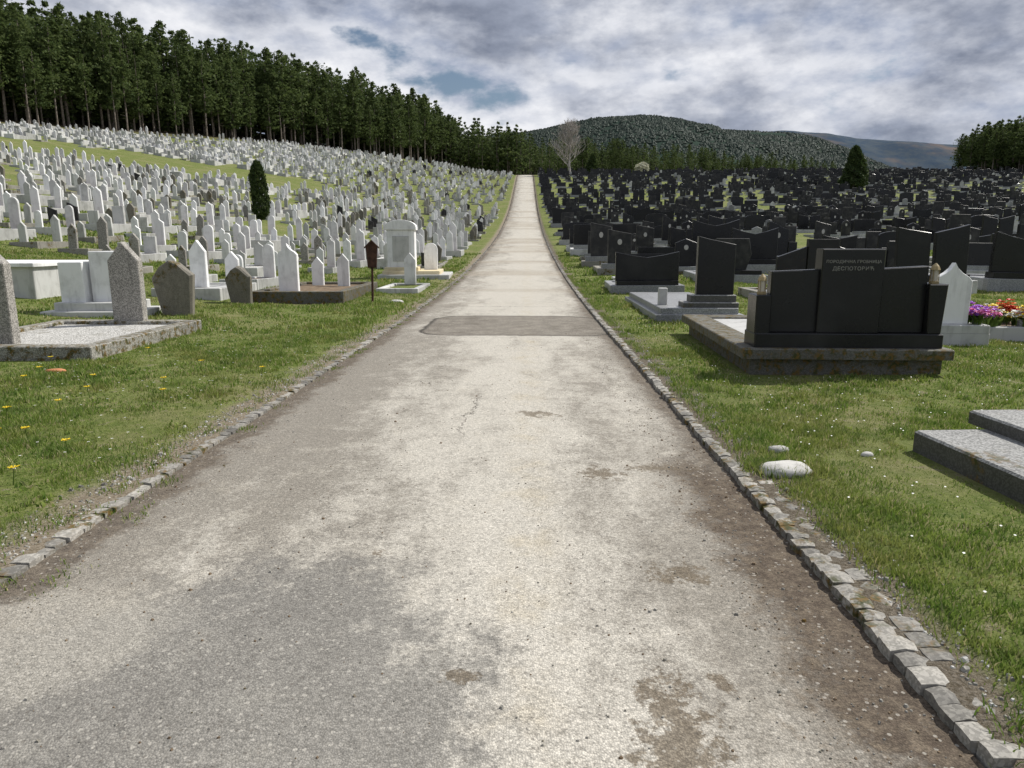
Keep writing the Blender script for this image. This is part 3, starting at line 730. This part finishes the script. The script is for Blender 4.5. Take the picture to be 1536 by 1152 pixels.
for yy in np.arange(2.2,30,.38):
    if rng.random()<.6: tuft(-2.44+rng.normal(0,.03),yy+rng.uniform(0,.3),int(100*rng.random()+10),.035,.04)
    if rng.random()<.75: tuft(-2.62,yy+rng.uniform(0,.3),70,.04,.05)
for yy in np.arange(2.2,30,.3):
    if rng.random()<.8: tuft(1.60 if yy>4.6 else (1.68 if yy>3.4 else 1.80),yy,120,.05,.045)
tuft(1.66,1.75,500,.05,.09); tuft(1.62,2.0,200,.045,.05); tuft(1.42,1.62,160,.04,.05); tuft(-2.25,3.1,90,.03,.06); tuft(-2.3,3.9,70,.035,.05)
for a in np.arange(0,6.28,.4): tuft(1.78+.23*math.cos(a),4.72+.16*math.sin(a),60,.08,.04)
for _ in range(90):
    x=rng.uniform(-8,-3.1) if rng.random()<.5 else rng.uniform(1.9,8); y=rng.uniform(3,12)
    if not clash(x,x,y,y): tuft(x,y,130,.08,.06)
for _ in range(220):
    x=rng.uniform(-8,-2.9) if rng.random()<.6 else rng.uniform(1.75,8); y=rng.uniform(2.3,11)
    if not clash(x,x,y,y): tuft(x,y,26,.035,.045,.010)
g=np.concatenate(pts); n=len(g); print('blades',n)
x,y,h,w=g.T; ang=rng.uniform(0,6.283,n); lean=rng.uniform(.1,.9,n)*h; la=rng.uniform(0,6.283,n)
z=np.where((x>-2.5)&(x<1.48),P(y),H(x,y))-.004
px,py=np.cos(ang)*w,np.sin(ang)*w; lx,ly=np.cos(la)*lean,np.sin(la)*lean
Vg=np.stack([np.stack([x-px,y-py,z],1),np.stack([x+px,y+py,z],1),np.stack([x-px*.8+lx*.35,y-py*.8+ly*.35,z+h*.6],1),np.stack([x+px*.8+lx*.35,y+py*.8+ly*.35,z+h*.6],1),np.stack([x+lx,y+ly,z+h],1)],1).reshape(-1,3)
obj('grass',trimesh('grass',Vg,5,[(0,1,3),(0,3,2),(2,3,4)],[mGrass],tint=rng.random(n)),kind='stuff')

# ------------------------------------------------------------------ trees
def pine(levels,nb,nc,cs,seed,base=.36,rad=.17,pw=.75):
    r=random.Random(seed); V=[]; lx,ly=r.gauss(0,.015),r.gauss(0,.015)
    for l in range(levels):
        f=l/(levels-1); z=base+(1-base)*f**.9*.985
        R0=rad*(1-f)**pw*(.55+.45*min(1,f*4))*1.15+.012
        R0*=1+.25*math.sin(f*13+seed)
        for b in range(nb):
            if r.random()<.2: continue
            a=r.random()*6.283; RR=R0*r.uniform(.45,1.3); up=r.uniform(.0,.4)
            for c in range(nc):
                q=(c+r.random())/nc; q=.25+.75*q
                cx,cy,cz=RR*q*math.cos(a)+r.gauss(0,.008)+lx*f,RR*q*math.sin(a)+r.gauss(0,.008)+ly*f,z+RR*q*up+r.gauss(0,.009)
                s=cs*r.uniform(.7,1.3)*(1-.4*f)
                for t in range(2):
                    d1=Vector((r.gauss(0,1),r.gauss(0,1),r.gauss(0,.5))).normalized()*s; d2=Vector((r.gauss(0,1),r.gauss(0,1),r.gauss(0,.7))).normalized()*s
                    V+=[(cx-d1.x,cy-d1.y,cz-d1.z),(cx+d1.x*.6,cy+d1.y*.6,cz+d1.z*.6),(cx+d2.x,cy+d2.y,cz+d2.z+s*.35)]
    return np.array(V)
def trunk(n,seed):
    r=random.Random(seed); b=MB(); pts=[(r.gauss(0,.004)*k,r.gauss(0,.004)*k,z) for k,z in enumerate((-.04,.25,.5,.75,.97))]
    b.tube(pts,[.0115,.0095,.0075,.0045,.0015],n)
    for k in range(9 if n>4 else 0):
        z=r.uniform(.15,.5); a=r.random()*6.28; L=r.uniform(.03,.08)
        b.tube([(0,0,z),(L*math.cos(a),L*math.sin(a),z+r.uniform(-.01,.02))],[.002,.0008],3)
    return b
HI=[]
for s in range(8):
    cr=pine(23,10,7,.023,s,base=[.30,.36,.24,.38,.20,.27,.14,.33][s],rad=[.18,.16,.19,.17,.20,.19,.2,.2][s],pw=[.7,.8,.6,.75,.55,.8,.7,.5][s]); tr=trunk(6,s)
    HI.append((trimesh('crown',cr,3,[(0,1,2)],[mPine]),tr.mesh('trunk',[mBark])))
MD=[]
for s in range(5):
    cr=pine(18,8,6,.028,s+20,base=[.26,.30,.20,.12,.22][s],rad=.19,pw=[.7,.6,.8,.7,.5][s]); tr=trunk(5,s+20)
    mb=MB(); mb.add(cr.tolist(),[(3*i,3*i+1,3*i+2) for i in range(len(cr)//3)],0); mb.add(tr.v,tr.f,1); MD.append(mb.mesh('pine_tree',[mPine,mBark]))
LO=[pine(13,7,3,.043,s+40,base=[.06,.12,.04][s],rad=.19) for s in range(3)]
trees=[]
for row in range(17):
    y=48.
    while y<235:
        y+=random.uniform(2.0,3.8)+(row>3)*1.0
        x=float(xe(y))-row*3.4+random.uniform(-1.5,1.5)
        yy=y+random.uniform(-1.5,1.5)
        if x<-.80*yy-12: continue
        trees.append((x,yy,random.uniform(13.5,20)*(1 if row else random.uniform(.65,1)),row))
for _ in range(420):
    yy=random.uniform(222,300); x=random.uniform(-60,13) ; 
    trees.append((x,yy,random.uniform(12,16.5)-max(0,x+8)*.28,2+int((yy-222)/14)))
for _ in range(480):
    x=random.uniform(12,100); yy=random.uniform(232,300); h=max(4,random.uniform(10,13.5)-(x-12)*.095); trees.append((x,yy,h,1+int((yy-232)/12)))
for _ in range(650):
    x=random.uniform(124,200); yy=random.uniform(175,225); 
    if x<124+abs(yy-200)*.15: continue
    trees.append((x,yy,random.uniform(9.5,13)+min(6,(x-124)*.2),1+int((x-124)/6)))
for _ in range(420):   # young growth filling the forest floor
    yy=random.uniform(60,230); x=float(xe(yy))-random.uniform(5,26)
    if x<-.80*yy-10: continue
    trees.append((x,yy,random.uniform(3.5,9),40))
trees.sort(key=lambda t:t[3]*30+t[1]*.35)
fv=[];ftr=MB();c=0
for x,y,h,row in trees:
    z=float(H(x,y)); a=random.random()*6.28; w=h*random.uniform(.85,1.25)
    if c<290 and infr(x,y,1):
        c+=1
        if c<=150:
            k=random.randrange(8); t=thing('pine_tree','tall dark green pine with bare lower trunk at forest edge','tree',(x,y,z),a,'pine trees',(w,w,h)); obj('trunk',HI[k][1],parent=t); obj('crown',HI[k][0],parent=t)
        else:
            o=obj('pine_tree',random.choice(MD),(x,y,z),a,label='dark green pine standing among others in the wood',category='tree',group='pine trees'); o.scale=(w,w,h)
    else:
        if row==40: w*=1.6
        q=random.choice(LO)*np.array([w,w,h]); ca,sa=math.cos(a),math.sin(a)
        fv.append(np.stack([q[:,0]*ca-q[:,1]*sa+x,q[:,0]*sa+q[:,1]*ca+y,q[:,2]+z],1))
        if row<6: ftr.tube([(x,y,z-.5),(x,y,z+h*.9)],[.012*h,.002*h],4)
fv=np.concatenate(fv)
obj('forest',trimesh('forest',fv,3,[(0,1,2)],[mPine]),kind='stuff',label='dense dark pine forest')
obj('forest_trunks',ftr.mesh('forest_trunks',[mBark]),kind='stuff',label='trunks deep in the pine forest')
print('trees',len(trees),c,len(fv))
def column(h,r,n,seed,prof,s):
    q=random.Random(seed); V=[]
    for _ in range(n):
        f=q.random(); a=q.random()*6.283; lump=1+.28*math.sin(a*3+f*9+seed)*math.sin(f*14+a*2)
        R0=r*prof(f)*lump*q.uniform(.45,1.03)**.5; c=Vector((R0*math.cos(a),R0*math.sin(a),.15+f*(h-.15)))
        d1=Vector((q.gauss(0,.5),q.gauss(0,.5),abs(q.gauss(0,1)))).normalized()*s*q.uniform(.6,1.4); d2=Vector((q.gauss(0,1),q.gauss(0,1),q.gauss(0,.6))).normalized()*s*.5
        V+=[tuple(c-d2),tuple(c+d2),tuple(c+d1)]
    return trimesh('crown',np.array(V),3,[(0,1,2)],[mCyp])
def shrub(name,label,x,y,h,r,n,prof,s,mat=None,seed=1):
    t=thing(name,label,'tree',(x,y,float(H(x,y))),0); me=column(h,r,n,seed,prof,s)
    if mat: me.materials[0]=mat
    obj('crown',me,parent=t); b=MB(); b.tube([(0,0,-.3),(0,0,h*.5),(0,0,h*.85)],[r*.16,r*.1,.02],7); obj('trunk',b.mesh('trunk',[mBark]),parent=t)
cyp=lambda f:(min(1,f*5+.35))*(1-max(0,(f-.6)/.4)**2*.75)
shrub('cypress_tree','narrow dark green columnar cypress among white gravestones',-18.4,50,4.0,.54,5200,cyp,.15)
shrub('conifer_tree','broad cone-shaped conifer standing among black headstones',61.0,139,7.9,2.5,5500,lambda f:min(1,f*4+.5)*(1-f)**.6+.05,.42,seed=3)
shrub('conifer_tree','young bushy green conifer beside the bare tree',16.5,188,5.0,1.7,2500,lambda f:min(1,f*4+.5)*(1-f)**.7+.05,.45,seed=5)
shrub('blossoming_bush','round bush in pale blossom at the cemetery edge',31,199,3.0,1.8,1500,lambda f:math.sqrt(max(0.02,1-(2*f-1)**2)),.4,mBloss,6)
bt=MB(); rb=random.Random(3)
def grow(p,d,L,r,depth):
    q=[p]; rr=[r]; c=Vector(p); dd=Vector(d)
    for i in range(3):
        dd=(dd+Vector((rb.gauss(0,.10),rb.gauss(0,.10),.08))).normalized(); c=c+dd*L/3; q.append(tuple(c)); rr.append(max(.021,r*(1-.22*(i+1))))
    bt.tube(q,rr,5 if depth<2 else 3)
    if depth>=4: return
    for k in range([0,6,6,6,4][depth]):
        f=rb.uniform(.25,1); i=min(2,int(f*3)); b=Vector(q[i]).lerp(Vector(q[i+1]),f*3-i if f<1 else 1)
        a=rb.random()*6.28; s=Vector((math.cos(a),math.sin(a),rb.uniform(.2,.7))).normalized()
        grow(tuple(b),(dd*.55+s*.75).normalized(),L*rb.uniform(.45,.65),max(.021,rr[i+1]*.55),depth+1)
tp=[(0,0,-.3)]; 
for z in range(1,9): tp.append((rb.gauss(0,.12),rb.gauss(0,.12),z*1.5))
bt.tube(tp,[max(.03,.36-.038*i) for i in range(9)],7)
for k in range(40):
    f=rb.uniform(.14,.97); z=f*12.; i=min(7,int(z/1.5)); b=Vector(tp[i]).lerp(Vector(tp[i+1]),(z/1.5)-i); a=rb.random()*6.28
    grow(tuple(b),(math.cos(a)*.8,math.sin(a)*.8,.65),5.6*(1-f*.7),.12*(1-f*.6),2)
T3=thing('bare_tree','tall leafless pale-barked tree beside the end of the road','tree',(10.6,186,float(H(10.6,186))),0)
obj('branches',bt.mesh('branches',[mBirch]),parent=T3)

# ------------------------------------------------------------------ hills
TH=R(11.5)
def prof(D,pts_):
    out=[]
    for u,v in pts_:
        te=math.tan(math.atan((576-v)/1065)-TH)
        out.append(((u-790)/1065*D*(math.cos(TH)-te*math.sin(TH))*1.0,D*te+1.6))
    return out
def hill(D,pr,mat,depth,nz,n=120,m=50,seed=0.,na=.03,dz=0.):
    x0,x1=pr[0][0],pr[-1][0]
    us=np.linspace(x0,x1,n); V=[]; hs=np.interp(us,[p[0] for p in pr],[p[1] for p in pr])+dz
    for j in range(m):
        f=j/(m-1); y=D-depth+f*depth*1.6; g=math.sin(min(1,f*1.6)*math.pi/2)**1.3 if f<.625 else 1-.4*(f-.625)
        for u,hh in zip(us,hs):
            nn=noise.fractal(Vector((u*nz,y*nz,seed)),.9,2.1,5)
            V.append((u,y,-30+(hh+30)*g+nn*hh*na*min(1,f*2)*(1+6*math.sin(min(1,f*1.6)*math.pi))))
    F=[(j*n+i,j*n+i+1,(j+1)*n+i+1,(j+1)*n+i) for j in range(m-1) for i in range(n-1)]
    me=bpy.data.meshes.new('hill'); me.from_pydata(V,[],F); me.materials.append(mat)
    for p in me.polygons: p.use_smooth=True
    obj('hill',me,kind='structure'); return np.array(V).reshape(m,n,3)
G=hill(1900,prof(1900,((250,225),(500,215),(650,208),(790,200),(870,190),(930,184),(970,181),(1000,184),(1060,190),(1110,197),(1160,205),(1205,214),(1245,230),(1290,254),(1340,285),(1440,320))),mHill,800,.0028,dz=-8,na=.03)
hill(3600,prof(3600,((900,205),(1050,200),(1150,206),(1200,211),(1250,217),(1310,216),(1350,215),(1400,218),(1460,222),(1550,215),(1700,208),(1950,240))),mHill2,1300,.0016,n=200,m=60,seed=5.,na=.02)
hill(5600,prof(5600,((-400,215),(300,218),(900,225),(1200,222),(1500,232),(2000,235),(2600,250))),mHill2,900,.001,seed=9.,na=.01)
m_,n_,_=G.shape; V=[]
for _ in range(42000):
    j=random.uniform(3,m_*.64); i=random.uniform(0,n_-2); a,b=int(j),int(i); p=G[a,b]*(1-(i-b))*(1-(j-a))+G[a,b+1]*(i-b)*(1-(j-a))+G[a+1,b]*(1-(i-b))*(j-a)+G[a+1,b+1]*(i-b)*(j-a)
    if noise.fractal(Vector((p[0]*.006,p[1]*.006,4)),1,2,3)>.62: continue
    h=random.uniform(2.5,5.); r=random.uniform(4.,6.5)
    for t in range(5):
        a1=t*1.2566+i; a2=a1+1.2566
        V+=[(p[0]+r*math.cos(a1),p[1]+r*math.sin(a1),p[2]-1),(p[0]+r*math.cos(a2),p[1]+r*math.sin(a2),p[2]-1),(p[0]+random.gauss(0,.5),p[1],p[2]+h)]
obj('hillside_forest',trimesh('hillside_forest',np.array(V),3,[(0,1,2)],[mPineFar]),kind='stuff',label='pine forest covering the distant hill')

# ------------------------------------------------------------------ camera, light, sky
cam=bpy.data.cameras.new('camera'); cam.lens=24.96; cam.sensor_width=36; cam.clip_end=20000; cam.clip_start=.05
co=bpy.data.objects.new('camera',cam); COL.objects.link(co); co.location=(0,0,1.6); co.rotation_euler=(R(90-11.5),0,R(1.18)); scene.camera=co
AZ=R(60); EL=R(48)
sd=Vector((math.sin(AZ)*math.cos(EL),math.cos(AZ)*math.cos(EL),math.sin(EL)))
sun=bpy.data.lights.new('sun','SUN'); sun.energy=5.0; sun.angle=R(.5); sun.color=(1,.96,.89)
so=bpy.data.objects.new('sun',sun); COL.objects.link(so); so.rotation_euler=(-sd).to_track_quat('-Z','Y').to_euler()
w=bpy.data.worlds.new('World'); scene.world=w; w.use_nodes=True; t=NT(w.node_tree)
out=t.n('ShaderNodeOutputWorld'); sky=t.n('ShaderNodeTexSky',sky_type='NISHITA'); sky.sun_disc=False; sky.sun_elevation=EL; sky.sun_rotation=AZ
b1=t.n('ShaderNodeBackground'); b1.inputs[1].default_value=.07; t.l(sky.outputs[0],b1.inputs[0])
tc=t.n('ShaderNodeTexCoord'); D=S(t.nt,tc.outputs['Generated']); x,y,z=t.sep(D)
# clouds live on the direction sphere: horizontally a little stretched, billowing vertically
v=t.scl(D,1.,1.,2.0)
o1=(2.3,.7,.4)
big=t.noise(t.off(v,7.1,3.2,1.),2.1,2,.5)
n1=t.noise(t.off(v,*o1),4.2,9,.55)
s1=t.noise(t.off(v,*o1),4.2,3,.5); s2=t.noise(t.off(v,o1[0]+.035,o1[1],o1[2]+.085),4.2,3,.5)
n3=t.noise(v,13.,5,.6); n4=t.noise(t.off(v,.012,0,.028),13.,5,.6)
dens=n1*.62+big*.38
cov=dens.ss(.395,.435)
core=dens.ss(.44,.56)
soft=((s1-s2)*4.2+.5)._m('ADD',0.,None,True)
puff=((n3-n4)*3.4+.5)._m('ADD',0.,None,True)
lit=soft*.60+puff*.40
bright=t.mix(lit,(.36,.41,.53),(1.0,1.0,1.02))
dark=t.mix(soft*.6+puff*.4,(.12,.145,.21),(.40,.44,.54))
cc=t.mix(core,bright,dark)
cc=t.mix(z.ss(.15,.06)*.35,cc,(.56,.63,.75))
b2=t.n('ShaderNodeBackground'); t.l(cc,b2.inputs[0]); b2.inputs[1].default_value=1.
ms=t.n('ShaderNodeMixShader'); t.l(cov,ms.inputs[0]); t.l(b1.outputs[0],ms.inputs[1]); t.l(b2.outputs[0],ms.inputs[2]); t.l(ms.outputs[0],out.inputs[0])
scene.view_settings.view_transform='Standard'; scene.view_settings.look='None'; scene.view_settings.exposure=0
